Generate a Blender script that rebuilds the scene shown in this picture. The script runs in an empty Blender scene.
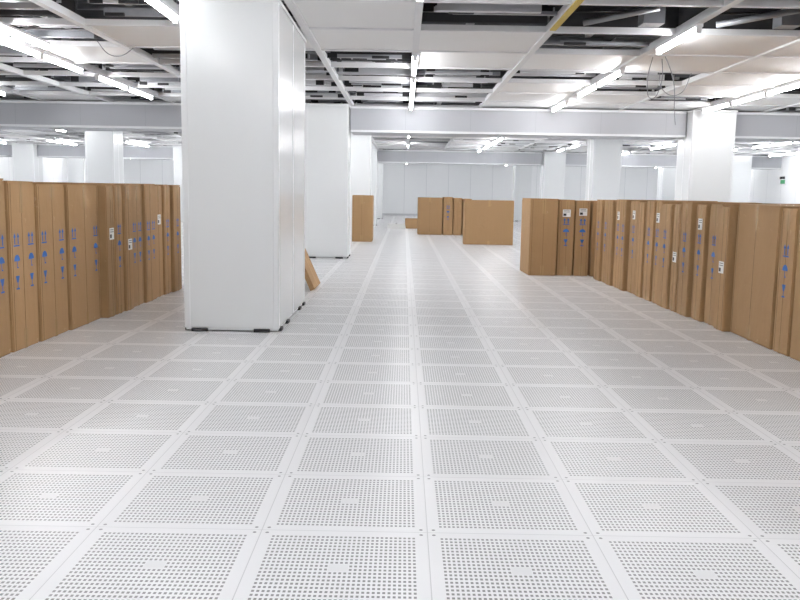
import bpy, bmesh, math, random
from mathutils import Vector, Matrix
random.seed(7)
scene = bpy.context.scene
try:
    scene.view_settings.view_transform = 'Standard'
    scene.view_settings.look = 'None'
except Exception: pass

ZC = 2.80
XL, XR, YB, YF = -18.0, 13.9, -4.0, 46.0
ZP = 3.75

# ---------------------------------------------------------------- materials
def new_mat(name, col=(0.8,0.8,0.8), rough=0.5, metal=0.0, spec=0.5, emit=None, estr=0):
    m = bpy.data.materials.new(name); m.use_nodes = True
    b = m.node_tree.nodes['Principled BSDF']
    b.inputs['Base Color'].default_value = (*col,1)
    b.inputs['Roughness'].default_value = rough
    b.inputs['Metallic'].default_value = metal
    b.inputs['Specular IOR Level'].default_value = spec
    if emit:
        b.inputs['Emission Color'].default_value = (*emit,1)
        b.inputs['Emission Strength'].default_value = estr
    return m
def bsdf(m): return m.node_tree.nodes['Principled BSDF']

class NB:
    def __init__(s, m): s.t=m.node_tree; s.n=s.t.nodes; s.l=s.t.links
    def m(s, op, a, b=None, c=None):
        n=s.n.new('ShaderNodeMath'); n.operation=op
        for i,v in enumerate((a,b,c)):
            if v is None: continue
            if isinstance(v,(int,float)): n.inputs[i].default_value=v
            else: s.l.new(v,n.inputs[i])
        return n.outputs[0]
    def noise(s, vec, scale, detail=3, rough=0.5):
        n=s.n.new('ShaderNodeTexNoise'); n.inputs['Scale'].default_value=scale
        n.inputs['Detail'].default_value=detail; n.inputs['Roughness'].default_value=rough
        if vec is not None: s.l.new(vec,n.inputs['Vector'])
        return n.outputs['Fac']
    def mix(s, fac, a, b):
        n=s.n.new('ShaderNodeMix'); n.data_type='RGBA'
        for i,v in ((0,fac),(6,a),(7,b)):
            if isinstance(v,(int,float)): n.inputs[i].default_value=v
            elif isinstance(v,tuple): n.inputs[i].default_value=(*v,1)
            else: s.l.new(v,n.inputs[i])
        return n.outputs[2]
    def coord(s):
        n=s.n.new('ShaderNodeTexCoord'); return n.outputs['Object']
    def sep(s, v):
        n=s.n.new('ShaderNodeSeparateXYZ'); s.l.new(v,n.inputs[0]); return n.outputs

# floor
def floor_mat():
    m=new_mat('perforated_floor_tile', rough=0.34, spec=0.42)
    nb=NB(m); co=nb.coord(); x,y,z=nb.sep(co)
    T=0.6
    ux=nb.m('DIVIDE', nb.m('SUBTRACT', x, 0.105), T)
    uy=nb.m('DIVIDE', nb.m('SUBTRACT', y, 2.90), T)
    u=nb.m('FRACT',ux); v=nb.m('FRACT',uy)
    du=nb.m('ABSOLUTE',nb.m('SUBTRACT',u,0.5)); dv=nb.m('ABSOLUTE',nb.m('SUBTRACT',v,0.5))
    NX,NY=32,20
    A=0.43
    hu=nb.m('ABSOLUTE',nb.m('SUBTRACT',nb.m('FRACT',nb.m('MULTIPLY',nb.m('SUBTRACT',u,0.5-A),NX/(2*A))),0.5))
    hv=nb.m('ABSOLUTE',nb.m('SUBTRACT',nb.m('FRACT',nb.m('MULTIPLY',nb.m('SUBTRACT',v,0.5-A),NY/(2*A))),0.5))
    hole=nb.m('MULTIPLY',nb.m('LESS_THAN',hu,0.28),nb.m('LESS_THAN',hv,0.26))
    inr=nb.m('MULTIPLY',nb.m('LESS_THAN',du,A),nb.m('LESS_THAN',dv,A))
    cen=nb.m('MULTIPLY',nb.m('LESS_THAN',du,0.053),nb.m('LESS_THAN',dv,0.042))
    hole=nb.m('MULTIPLY',nb.m('MULTIPLY',hole,inr),nb.m('SUBTRACT',1.0,cen))
    su=nb.m('SUBTRACT',du,0.462); sv=nb.m('SUBTRACT',dv,0.462)
    sr=nb.m('SQRT',nb.m('ADD',nb.m('MULTIPLY',su,su),nb.m('MULTIPLY',sv,sv)))
    screw=nb.m('LESS_THAN',sr,0.011)
    seam=nb.m('MAXIMUM',nb.m('GREATER_THAN',du,0.4970),nb.m('GREATER_THAN',dv,0.4970))
    wn=nb.n.new('ShaderNodeTexWhiteNoise'); wn.noise_dimensions='2D'
    cb=nb.n.new('ShaderNodeCombineXYZ'); nb.l.new(nb.m('FLOOR',ux),cb.inputs[0]); nb.l.new(nb.m('FLOOR',uy),cb.inputs[1])
    nb.l.new(cb.outputs[0],wn.inputs['Vector'])
    base=nb.mix(wn.outputs['Value'],(0.79,0.79,0.80),(0.83,0.83,0.84))
    n1=nb.noise(co,1.3,5,0.6)
    base=nb.mix(nb.m('MULTIPLY',n1,0.18),base,(0.67,0.675,0.69))
    base=nb.mix(nb.m('MULTIPLY',cen,0.35),base,(0.66,0.66,0.66))
    c=nb.mix(seam,base,(0.57,0.57,0.58))
    c=nb.mix(screw,c,(0.22,0.22,0.23))
    c=nb.mix(hole,c,(0.23,0.23,0.235))
    b=bsdf(m); nb.l.new(c,b.inputs['Base Color'])
    return m
FLOOR=floor_mat()

def panel_mat(name, col, col2, pitch, axis, rough=0.4, off=0.0, w=0.006):
    m=new_mat(name,col,rough); nb=NB(m); co=nb.coord(); s=nb.sep(co)
    u=nb.m('FRACT',nb.m('DIVIDE',nb.m('ADD',s[axis],off),pitch))
    line=nb.m('LESS_THAN',u,w/pitch)
    n=nb.noise(co,0.7,3)
    c=nb.mix(nb.m('MULTIPLY',n,0.2),col,tuple(0.9*k for k in col))
    c=nb.mix(line,c,col2)
    nb.l.new(c,bsdf(m).inputs['Base Color']); return m
WALLX=panel_mat('wall_panel_white',(0.84,0.855,0.87),(0.5,0.52,0.55),1.2,0,w=0.012)
WALLY=panel_mat('wall_panel_white_side',(0.88,0.89,0.90),(0.5,0.52,0.55),1.2,1,w=0.012)
COLM=new_mat('column_white_powdercoat',(0.80,0.82,0.83),0.2)
COLT=new_mat('column_corner_trim',(0.79,0.805,0.82),0.3)
BEAMM=panel_mat('beam_panel_grey',(0.45,0.46,0.49),(0.35,0.36,0.39),1.2,0,0.45)
CEILW=new_mat('ceiling_panel_white',(0.82,0.82,0.82),0.4)
ALU=new_mat('aluminium_rail',(0.60,0.61,0.63),0.35,0.3)
RAILW=new_mat('grid_rail_white',(0.74,0.745,0.76),0.35)
GALV=new_mat('galvanised_channel',(0.42,0.43,0.455),0.4,0.4)
nb=NB(GALV); nb.l.new(nb.mix(nb.noise(nb.coord(),4,4),(0.18,0.19,0.205),(0.40,0.41,0.44)),bsdf(GALV).inputs['Base Color'])
DARK=new_mat('plenum_painted_shade',(0.03,0.03,0.033),0.8)  # near-black sheets stand in for shade inside open ceiling cells
DECK=new_mat('plenum_deck',(0.08,0.082,0.09),0.8)
BLACK=new_mat('black_plastic',(0.012,0.012,0.014),0.5)
YEL=new_mat('yellow_tape',(0.62,0.45,0.07),0.5)
HOUS=new_mat('light_housing',(0.85,0.86,0.88),0.4)
TUBE=new_mat('fluorescent_tube',(1,1,1),0.5,emit=(0.98,0.985,1.0),estr=71)
BLUE=new_mat('blue_print',(0.03,0.13,0.42),0.7)
LABEL=new_mat('white_label',(0.80,0.80,0.78),0.6)
TAPE=new_mat('packing_tape',(0.46,0.30,0.15),0.22)
WHT=new_mat('white_carton',(0.8,0.8,0.78),0.6)
GREEN=new_mat('green_sign',(0.03,0.35,0.12),0.5)
SEAM=new_mat('carton_seam_shadow_gap',(0.16,0.09,0.04),0.9)

def card_mat(name, c1, c2):
    m=new_mat(name,c1,0.75,spec=0.25); nb=NB(m); co=nb.coord(); s=nb.sep(co)
    oi=nb.n.new('ShaderNodeObjectInfo')
    n=nb.noise(co,2.2,5,0.6)
    mp=nb.n.new('ShaderNodeMapping'); nb.l.new(co,mp.inputs[0]); mp.inputs['Scale'].default_value=(60,60,1.5)
    n2=nb.noise(mp.outputs[0],1.0,2)
    c=nb.mix(n,c1,c2)
    c=nb.mix(nb.m('MULTIPLY',n2,0.3),c,tuple(0.6*k for k in c2))
    c=nb.mix(nb.m('MULTIPLY',oi.outputs['Random'],0.5),c,tuple(0.6*k for k in c1))
    sc=nb.m('GREATER_THAN',nb.noise(co,9,5,0.7),0.66)
    c=nb.mix(nb.m('MULTIPLY',sc,0.25),c,(0.66,0.50,0.33))
    nb.l.new(c,bsdf(m).inputs['Base Color'])
    bp=nb.n.new('ShaderNodeBump'); bp.inputs['Strength'].default_value=0.45; bp.inputs['Distance'].default_value=0.04
    nb.l.new(nb.noise(co,4,3),bp.inputs['Height']); nb.l.new(bp.outputs[0],bsdf(m).inputs['Normal'])
    return m
CARD=card_mat('corrugated_cardboard',(0.50,0.31,0.155),(0.41,0.245,0.115))
CEDGE=new_mat('cardboard_cut_edge',(0.56,0.40,0.24),0.85)

# ---------------------------------------------------------------- mesh helpers
def bx(bm,x0,x1,y0,y1,z0,z1,mat=0,M=None):
    vs=[bm.verts.new((x,y,z)) for z in (z0,z1) for y in (y0,y1) for x in (x0,x1)]
    if M is not None:
        for v in vs: v.co=M@v.co
    fs=[(0,2,3,1),(4,5,7,6),(0,1,5,4),(2,6,7,3),(0,4,6,2),(1,3,7,5)]
    out=[]
    for f in fs:
        fc=bm.faces.new([vs[i] for i in f]); fc.material_index=mat; out.append(fc)
    return out
def cyl(bm,p0,p1,r,mat=0,seg=8):
    p0=Vector(p0);p1=Vector(p1);d=(p1-p0);q=d.to_track_quat('Z','Y').to_matrix()
    a=[];b=[]
    for i in range(seg):
        t=2*math.pi*i/seg; o=q@Vector((math.cos(t)*r,math.sin(t)*r,0))
        a.append(bm.verts.new(p0+o)); b.append(bm.verts.new(p1+o))
    for i in range(seg):
        j=(i+1)%seg
        f=bm.faces.new((a[i],a[j],b[j],b[i])); f.material_index=mat; f.smooth=True
    f=bm.faces.new(a[::-1]); f.material_index=mat
    f=bm.faces.new(b); f.material_index=mat
def finish(bm,name,mats,loc=(0,0,0),rot=(0,0,0),bevel=0):
    me=bpy.data.meshes.new(name); bm.to_mesh(me); bm.free()
    for m in mats: me.materials.append(m)
    o=bpy.data.objects.new(name,me); scene.collection.objects.link(o)
    o.location=loc; o.rotation_euler=rot
    if bevel:
        md=o.modifiers.new('bevel','BEVEL'); md.width=bevel; md.segments=2; md.limit_method='ANGLE'
    return o

# ---------------------------------------------------------------- room shell
def slab(name,x0,x1,y0,y1,z0,z1,mat):
    bm=bmesh.new(); bx(bm,x0,x1,y0,y1,z0,z1); return finish(bm,name,[mat])
slab('floor',XL,XR,YB,YF,-0.1,0,FLOOR)
slab('wall_far',XL-0.1,XR+0.1,YF,YF+0.1,-0.1,ZP,WALLX)
slab('wall_back',XL-0.1,XR+0.1,YB-0.1,YB,-0.1,ZP,WALLX)
slab('wall_left',XL-0.1,XL,YB,YF,-0.1,ZP,WALLY)
slab('wall_right',XR,XR+0.1,YB,YF,-0.1,ZP,WALLY)
slab('ceiling_deck',XL-0.1,XR+0.1,YB-0.1,YF+0.1,ZP,ZP+0.1,DECK)
for nm,a in (('baseboard_far',(XL,XR,YF-0.02,YF,0,0.1)),('baseboard_left',(XL,XL+0.02,YB,YF,0,0.1)),('baseboard_right',(XR-0.02,XR,YB,YF,0,0.1))):
    slab(nm,*a,ALU)

# ---------------------------------------------------------------- ceiling grid
rx=[-18,-16.6,-15.4,-14.2,-13.0,-11.8,-10.5,-9.3,-8.0,-6.7,-5.5,-4.3,-3.2,-2.1,-1.0,0.1,1.4,2.67,3.97,5.3,6.6,7.9,9.2,10.5,11.8,13.0,13.9]
ry=[YB+1.25*i for i in range(41)]
bm=bmesh.new()
for x in rx:
    bx(bm,x-0.035,x+0.035,YB,YF,ZC,ZC+0.07,0)
for y in ry:
    bx(bm,XL,XR,y-0.025,y+0.025,ZC+0.005,ZC+0.065,0)
finish(bm,'ceiling_grid',[RAILW])
def cell_open(i,j):
    x=(rx[i]+rx[i+1])/2; y=(ry[j]+ry[j+1])/2
    r=random.random()
    if 1.4<x<5.3 and 7.25<y<8.5: return 2
    if y<5: return r<0.3
    if -1.0<x<0.1: return y>9.6 if y<15.5 else r<0.55
    if 0.1<x<1.4:
        if y<9.0: return True
        if y<11.0: return False
        return y<15.5 or r<0.6
    if 1.4<x<2.67: return (y<12.8 and not (9.5<y<10.8)) or (y>17 and r<0.6)
    if 2.67<x<3.97: return y<7.2 or (11.4<y<14) or (y>17 and r<0.6)
    if 3.97<x<5.3: return y<7.2 or (y>11.5 and r<0.6)
    if 5.3<x<8: return r<0.6
    if -3.2<x<-1.0: return not(8.5<y<9.8)
    return r<0.74
pan=bmesh.new(); frm=bmesh.new()
for i in range(len(rx)-1):
    for j in range(len(ry)-1):
        x0,x1,y0,y1=rx[i]+0.035,rx[i+1]-0.035,ry[j]+0.025,ry[j+1]-0.025
        co_=cell_open(i,j)
        if not co_:
            bx(pan,x0,x1,y0,y1,ZC+0.02,ZC+0.05,0)
            continue
        if co_==2:   # empty service hatch: added black sheets for its inner shade, duct piece and hoses
            bx(frm,x0-.03,x1+.03,y1+0.026,y1+.045,ZC+.066,ZC+.75,4)
            bx(frm,x0-.03,x0-.02,y0,y1,ZC+.07,ZC+.75,4); bx(frm,x1+.02,x1+.03,y0,y1,ZC+.07,ZC+.75,4)
            bx(frm,x0,x1,y0,y1,ZC+.75,ZC+.77,4)
            cyl(frm,(x0+.25,y1-.2,ZC+.06),(x1-.3,y1-.45,ZC+.16),0.03,1,8)
            cyl(frm,(x0+.1,y1-.5,ZC+.10),(x0+.7,y1-.1,ZC+.2),0.012,3,6)
            bx(frm,x1-.4,x1-.2,y1-.3,y1-.1,ZC+.05,ZC+.2,1)
            continue
        n=random.choice([3,3,4,5])
        for k in range(n):
            yy=y0+(k+0.5)/n*(y1-y0)+random.uniform(-.05,.05)
            zz=ZC+random.choice([0.02,0.05,0.08,0.12,0.16])
            h=random.choice([0.03,0.04,0.05,0.07])
            xa=x0-0.02+random.choice([0,0,0.15,0.3]); xb=x1+0.02-random.choice([0,0,0.2])
            mt=random.choice([0,0,0,1,1])
            bx(frm,xa,xb,yy-0.03,yy+0.03,zz,zz+h,mt)
            if random.random()<0.4:
                for xx in (xa+0.02,xb-0.14):
                    bx(frm,xx,xx+0.12,yy-0.042,yy-0.031,zz-0.01,zz+h+0.01,3)
            if random.random()<0.4:
                xx=random.uniform(x0+.15,x1-.4)
                bx(frm,xx,xx+random.uniform(.12,.3),yy-0.06,yy-0.031,zz-0.01,zz+0.02,3)
        r=random.random()
        if r<0.30:
            bx(frm,x0+0.05,x1-0.05,y0+0.35,y1-0.05,ZC+0.24,ZC+0.50,random.choice([1,1,0]))
        elif r<0.66:
            bx(frm,x0,x1,y1-0.06,y1,ZC+0.08,ZC+0.45,4)
        if random.random()<0.4:
            xx=random.uniform(x0+.2,x1-.2)
            bx(frm,xx-.03,xx+.03,y0,y1,ZC+0.19,ZC+0.23,0)
        if random.random()<0.5:
            cyl(frm,(x0+.1,y0+.2,ZC+.05),(x1-.1,y1-.3,ZC+.2),0.012,3,6)
finish(pan,'ceiling',[CEILW])
for x in [-12,-9,-6.2,-5.0,-2.9,-1.6,0.8,7.3,9.8]:
    bx(frm,x-0.04,x+0.04,YB,YF,ZC+0.52,ZC+0.60,0)
for y in [YB+2.5*i for i in range(20)]:
    bx(frm,XL,XR,y+.6,y+.68,ZC+0.80,ZC+0.88,1)
    for x in [-15,-10.5,-6.6,-3.1,0.8,7.3,9.8]:
        cyl(frm,(x,y+.64,ZC+0.55),(x,y+.64,ZP),0.008,0,6)
finish(frm,'ceiling_framing',[ALU,GALV,RAILW,BLACK,DARK])
slab('yellow_edge_strip',1.372,1.43,6.4,8.3,ZC-0.012,ZC-0.001,YEL)

# ---------------------------------------------------------------- columns
CW=0.82; CD=1.9
colboxes=[]
def column(xc,y0,w=CW,d=CD):
    colboxes.append((xc,y0,w,d))
    bm=bmesh.new()
    h=ZC-0.004
    bx(bm,-w/2+.004,w/2-.004,.004,d-.004,0.035,h,0)
    for sx in (-1,1):
        for yy in (0,d):
            xa,xb=(sx*w/2,sx*(w/2-0.05)); 
            ya,yb=(yy,yy+(0.05 if yy==0 else -0.05))
            bx(bm,min(xa,xb),max(xa,xb),min(ya,yb),max(ya,yb),0.03,h,1)
    for sx in (-1,1):
        xa=sx*w/2
        bx(bm,min(xa,xa-sx*.01),max(xa,xa-sx*.01)+0.0,d/2-0.02,d/2+0.02,0.03,h,1)
    bx(bm,-w/2+.01,w/2-.01,.01,d-.01,0.012,0.035,1)
    bx(bm,-w/2-.012,w/2+.012,-.012,d+.012,h-0.03,h,1)
    for px in (-w/2+0.13,w/2-0.15):
        for py in (0.0,d):
            bx(bm,px-0.07,px+0.07,py-0.012 if py==0 else py-.02,py+0.02 if py==0 else py+.012,0,0.028,2)
    for py in ((0.12,0.55,d-0.45,d-.1) if d>1.2 else (0.15,d-.15)):
        for sx in (-1,1):
            a=sx*(w/2-.02); b=sx*(w/2+.012)
            bx(bm,min(a,b),max(a,b),py-0.06,py+0.06,0,0.028,2)
    return finish(bm,'column',[COLM,COLT,BLACK],loc=(xc,y0,0),bevel=0.004)
R2,R3,R4,R5=15.4,23.0,31.0,39.0
column(-1.475,7.16)
beamgaps={}
for y,xs in ((R2,[-8.3,-1.42,5.58,12.4]),(R3,[-15.0,-8.3,-1.32,5.5,12.3]),(R4,[-14.0,-8.1,-1.4,5.5,12.3]),(R5,[-15.2,-8.3,-1.4,5.5,12.3])):
    for x in xs: column(x,y,0.78,0.8)
    beamgaps[y]=xs
column(-8.3,7.18,0.8,0.8); column(8.3,7.18,0.8,0.8)
def beam(y,zb):
    bm=bmesh.new(); xs=sorted(beamgaps[y]); e=XL
    for x in xs+[None]:
        x1=(x-0.41) if x is not None else XR
        bx(bm,e,x1,y+0.3,y+1.3,zb,ZC-0.006,0)
        bx(bm,e,x1,y+0.285,y+0.3,zb-0.01,zb+0.03,1)
        bx(bm,e,x1,y+0.285,y+0.3,ZC-0.05,ZC-0.006,1)
        if x is not None: e=x+0.41
    finish(bm,'ceiling_beam',[BEAMM,COLT])
beam(R2,2.33); beam(R4,2.33)

# ---------------------------------------------------------------- fluorescent lights
def light(x,y,L=1.25):
    for (cx,cy,w,d) in colboxes:
        if abs(x-cx)<w/2+0.1 and y<cy+d+0.1 and y+L>cy-0.1: return
    bm=bmesh.new()
    bx(bm,-0.035,0.035,0,L,-0.03,-0.002,0)
    for yy in (0.0,L-0.03):
        bx(bm,-0.025,0.025,yy,yy+0.03,-0.085,-0.03,0)
    cyl(bm,(0,0.03,-0.062),(0,L-0.03,-0.062),0.019,1,8)
    finish(bm,'fluorescent_light',[HOUS,TUBE],loc=(x,y,ZC))
def row(x,ys):
    for y in ys: light(x,y)
row(2.67,[-2.4,0.6,2.4,4.4,7.9,10.6,11.95,14.2])
row(5.3,[-1,1.2,3,6.5,8.9,11.3,12.6,13.95])
row(0.1,[-2.0,0.4,2.2,5.6,9.8,11.7,13.0,14.3])
row(-2.1,[0,1.6,4.2,6.6,12.4])
row(-4.3,[0,2.5,5.5,8.8,10.1,11.9,13.2]); row(-3.95,[8.2])
row(-6.7,[-2,1.5,6,10,13]); row(7.9,[-1,2,6,9.5,11,13.5]); row(-10.5,[0,4,9,13]); row(10.5,[0,5,10,13.6])
for x in (-16.6,-14.2,-11.8,-9.3,-6.7,-4.3,-2.1,0.1,2.67,5.3,7.9,10.5,13.0):
    y=16.9
    while y<43.5:
        hit=(R4-1.0<y<R4+1.4)
        if not hit and random.random()<0.78: light(x,y)
        y+=1.35 if random.random()<.55 else 2.4

def cable(pts,name='hanging_cable'):
    cu=bpy.data.curves.new(name,'CURVE'); cu.dimensions='3D'; cu.bevel_depth=0.005
    sp=cu.splines.new('BEZIER'); sp.bezier_points.add(len(pts)-1)
    for p,q in zip(sp.bezier_points,pts):
        p.co=q; p.handle_left_type=p.handle_right_type='AUTO'
    cu.materials.append(GALV)
    o=bpy.data.objects.new(name,cu); scene.collection.objects.link(o)
cable([(2.85,9.9,ZC+.1),(2.8,9.95,2.5),(2.87,10.0,2.36),(2.96,10.0,2.48),(2.98,10.05,ZC+.1)])
cable([(2.9,9.8,ZC+.1),(3.05,9.8,2.55),(3.1,9.85,2.2),(3.12,9.85,2.05)])
cable([(3.3,11.2,ZC+.1),(3.35,11.2,2.62),(3.6,11.3,2.57),(3.8,11.4,ZC+.1)])
cable([(-3.5,9.6,ZC+.1),(-3.3,9.7,2.7),(-3.0,9.8,ZC+.1)])

# ---------------------------------------------------------------- cartons
def poly(bm,pts,y,mat=1):
    f=bm.faces.new([bm.verts.new((p[0],y,p[1])) for p in pts]); f.material_index=mat
def glyph_arrow(bm,cx,cz,s,y):
    for dx in (-0.28*s,0.28*s):
        c=cx+dx
        poly(bm,[(c-.08*s,cz-.35*s),(c+.08*s,cz-.35*s),(c+.08*s,cz+.15*s),(c-.08*s,cz+.15*s)],y)
        poly(bm,[(c-.22*s,cz+.15*s),(c+.22*s,cz+.15*s),(c,cz+.5*s)],y)
    poly(bm,[(cx-.5*s,cz-.52*s),(cx+.5*s,cz-.52*s),(cx+.5*s,cz-.41*s),(cx-.5*s,cz-.41*s)],y)
def glyph_umb(bm,cx,cz,s,y):
    poly(bm,[(cx+.48*s*math.cos(t),cz+.48*s*math.sin(t)) for t in [math.pi*i/8 for i in range(9)]],y)
    poly(bm,[(cx-.05*s,cz-.45*s),(cx+.05*s,cz-.45*s),(cx+.05*s,cz),(cx-.05*s,cz)],y)
    poly(bm,[(cx-.05*s,cz-.54*s),(cx+.22*s,cz-.54*s),(cx+.22*s,cz-.45*s),(cx-.05*s,cz-.45*s)],y)
def glyph_glass(bm,cx,cz,s,y):
    poly(bm,[(cx-.12*s,cz),(cx+.12*s,cz),(cx+.32*s,cz+.5*s),(cx-.32*s,cz+.5*s)],y)
    poly(bm,[(cx-.05*s,cz-.4*s),(cx+.05*s,cz-.4*s),(cx+.05*s,cz),(cx-.05*s,cz)],y)
    poly(bm,[(cx-.27*s,cz-.52*s),(cx+.27*s,cz-.52*s),(cx+.27*s,cz-.4*s),(cx-.27*s,cz-.4*s)],y)
def carton(x,y,w,d,h,rz=0,lean=0,marks=True,label=None,hb=0.68,name='cardboard_box',tape=True):
    """front face looks to local -Y; x,y = centre of the front face bottom edge"""
    bm=bmesh.new()
    bx(bm,-w/2,w/2,0,d,0.0,h-0.012,0)
    bmesh.ops.bevel(bm,geom=list(bm.edges),offset=0.008,segments=2,affect='EDGES')
    g=random.uniform(0.004,0.02)
    bx(bm,-w/2+.004,-g/2,0.004,d-.004,h-0.012,h-0.004+random.uniform(0,.004),2)
    bx(bm,g/2,w/2-.004,0.004,d-.004,h-0.012,h-0.004+random.uniform(0,.004),2)
    e=-0.0015
    if tape:
        tw=0.027; tx=random.uniform(-.02,.02)
        bx(bm,tx-tw,tx+tw,-0.0012,0.0,h-random.uniform(.12,.24),h-.004,4); bx(bm,tx-tw,tx+tw,0,d,h-.004,h-0.001,4)
        bx(bm,tx-tw,tx+tw,-0.0012,0.0,0.0,random.uniform(.08,.16),4)
        if w<0.9: bx(bm,tx-0.002,tx+0.002,-0.0014,0.0,0.0,h-.02,7)
        sx=random.choice((-1,1))*(w/2-0.035)
        bx(bm,sx-.002,sx+.002,-0.0012,0.0,0.01,h-.02,7)
    if marks:
        s=0.10
        cols=[-w/2+0.10,w/2-0.10] if w>0.38 else [0.0]
        for c in cols:
            glyph_arrow(bm,c,hb+0.15,s,e-.001); glyph_umb(bm,c,hb-0.01,s,e-.001); glyph_glass(bm,c,hb-0.17,s,e-.001)
    if label:
        lx,lz=label
        poly(bm,[(lx-.06,lz-.05),(lx+.06,lz-.05),(lx+.06,lz+.06),(lx-.06,lz+.06)],e-.002,3)
        poly(bm,[(lx-.05,lz-.035),(lx-.005,lz-.035),(lx-.005,lz+.0),(lx-.05,lz+.0)],e-.003,6)
        for k in range(2):
            poly(bm,[(lx-.045,lz+.02+k*.02),(lx+.045,lz+.02+k*.02),(lx+.045,lz+.026+k*.02),(lx-.045,lz+.026+k*.02)],e-.003,6)
    bmesh.ops.recalc_face_normals(bm,faces=[f for f in bm.faces if f.material_index in (0,2,4,5,7)])
    return finish(bm,name,[CARD,BLUE,CARD,LABEL,TAPE,CEDGE,BLACK,SEAM],loc=(x,y,abs(math.sin(lean))*w/2),rot=(0,lean,rz))
# left row: front faces look to +X
ys=[4.3,4.78,5.2,5.62,6.06,6.52,7.08,7.80,8.02,8.26,8.5,8.9,9.3,9.62,9.9,10.25]
for k in range(len(ys)-1):
    w=ys[k+1]-ys[k]-0.02; ym=(ys[k]+ys[k+1])/2
    carton(-2.86+(ym-6)*0.035+random.uniform(-.03,.03),ym,w,1.22,1.262+random.uniform(-.018,.018),rz=math.radians(90+random.uniform(-.4,.4)),lean=math.radians(random.uniform(-.3,.3)),
           marks=(k not in (7,9,12)),label=(0.02,0.70+random.uniform(-.05,.25)) if k in (7,9,12) else None)
yy=4.3
while yy<9.6:
    w=random.uniform(.42,.6); carton(-4.22,yy+w/2,w-.015,1.2,1.24+random.uniform(-.02,.01),rz=math.radians(90),marks=False); yy+=w
# right row: front faces look to -X
ys=[4.4,5.0,5.55,6.02,6.42,6.72,7.60,7.86,8.2,8.5,8.85,9.1,9.5,9.75,10.1,10.4,10.8,11.05,11.4,11.7,12.0,12.4]
for k in range(len(ys)-1):
    ym=(ys[k]+ys[k+1])/2; w=ys[k+1]-ys[k]-0.03
    xr=3.0-(ym-6.3)/6.3*0.17
    carton(xr+random.uniform(-.03,.03),ym,w,1.25,1.162+random.uniform(-.02,.02),rz=math.radians(-90+random.uniform(-.5,.5)),lean=math.radians(random.uniform(-.6,.6)),
           marks=(k%4!=2 and k!=5),label=(0.0,0.96+random.uniform(-.02,.03)) if k in (3,8,12,15,17) else ((0,.58) if k in (6,10) else None),hb=0.67)
yy=4.4
while yy<11.8:
    w=random.uniform(.42,.6); carton(4.57,yy+w/2,w-.015,1.2,1.15+random.uniform(-.02,.01),rz=math.radians(-90),marks=False); yy+=w
# head of the right row, faces to the camera
carton(2.13,12.75,0.42,0.85,1.17,rz=math.radians(1),marks=False)
carton(2.48,12.80,0.24,1.1,1.16,marks=True,label=(0,0.95))
carton(2.73,12.80,0.22,1.1,1.15,marks=True,label=(0,0.97))
for k in range(5): carton(3.07+0.42*k,12.75,0.4,1.1,1.15+random.uniform(-.02,.01),marks=False)
# centre / far cartons
carton(-1.03,20.8,0.5,0.9,1.15,marks=False)
carton(2.07,20.4,1.2,0.35,1.08,marks=False)
carton(0.78,24.9,0.72,0.9,1.1,marks=False)
carton(1.31,24.9,0.28,0.9,1.12,marks=True); carton(1.60,24.95,0.25,0.9,1.1,marks=False); carton(1.88,24.9,0.25,0.9,1.08,marks=True)
carton(0.28,29.0,0.42,0.4,0.35,marks=False)
carton(0.30,31.2,0.5,0.5,0.28,marks=False)
carton(-1.80,10.35,0.62,0.7,0.78,marks=False)
bm=bmesh.new(); bx(bm,-0.03,0.03,0,0.72,0,0.74,0); bx(bm,-0.034,0.034,0.34,0.36,0.0,0.74,1)
finish(bm,'flattened_cardboard',[CARD,CEDGE],loc=(-1.11,10.25,0.012),rot=(0,math.radians(-24),0),bevel=0.004)
bm=bmesh.new(); bx(bm,-.3,.3,0,.5,0,.16,0); bx(bm,-.3,.3,-.01,.5,.16,.175,0); bx(bm,-.03,.03,-.012,.5,.175,.178,1)
finish(bm,'white_carton',[WHT,TAPE],loc=(-0.25,28.4,0),bevel=0.005)
bm=bmesh.new(); bx(bm,-.25,.25,0,.4,0,.2,0); bx(bm,-.25,.25,-.01,.4,.2,.215,0); bx(bm,-.03,.03,-.012,.4,.215,.218,1)
finish(bm,'white_carton',[WHT,TAPE],loc=(0.75,29.0,0),bevel=0.005)

# sign on the right wall
bm=bmesh.new(); bx(bm,-0.04,0,-0.2,0.2,-0.09,0.09,0); bx(bm,-0.044,-0.04,-0.18,0.18,-0.07,0.07,1)
for dy in (-.1,.1): bx(bm,-0.09,-0.04,dy-.05,dy+.05,.1,.19,2)
bx(bm,-0.05,0,-.13,.13,.09,.12,0)
finish(bm,'emergency_light_sign',[HOUS,GREEN,BLACK],loc=(XR,31.0,1.85))

# ---------------------------------------------------------------- world + camera
w=bpy.data.worlds.new('world'); scene.world=w; w.use_nodes=True
w.node_tree.nodes['Background'].inputs[0].default_value=(0.9,0.95,1,1)
w.node_tree.nodes['Background'].inputs[1].default_value=0.5
cam=bpy.data.cameras.new('camera'); co=bpy.data.objects.new('camera',cam); scene.collection.objects.link(co)
cam.sensor_width=36; cam.lens=37.62; cam.clip_end=200
M=Matrix.Rotation(math.radians(0.16),4,'Z')@Matrix.Rotation(math.radians(90-7.3),4,'X')@Matrix.Rotation(math.radians(0.95),4,'Z')
M.translation=Vector((0,0,1.22))
co.matrix_world=M
scene.camera=co
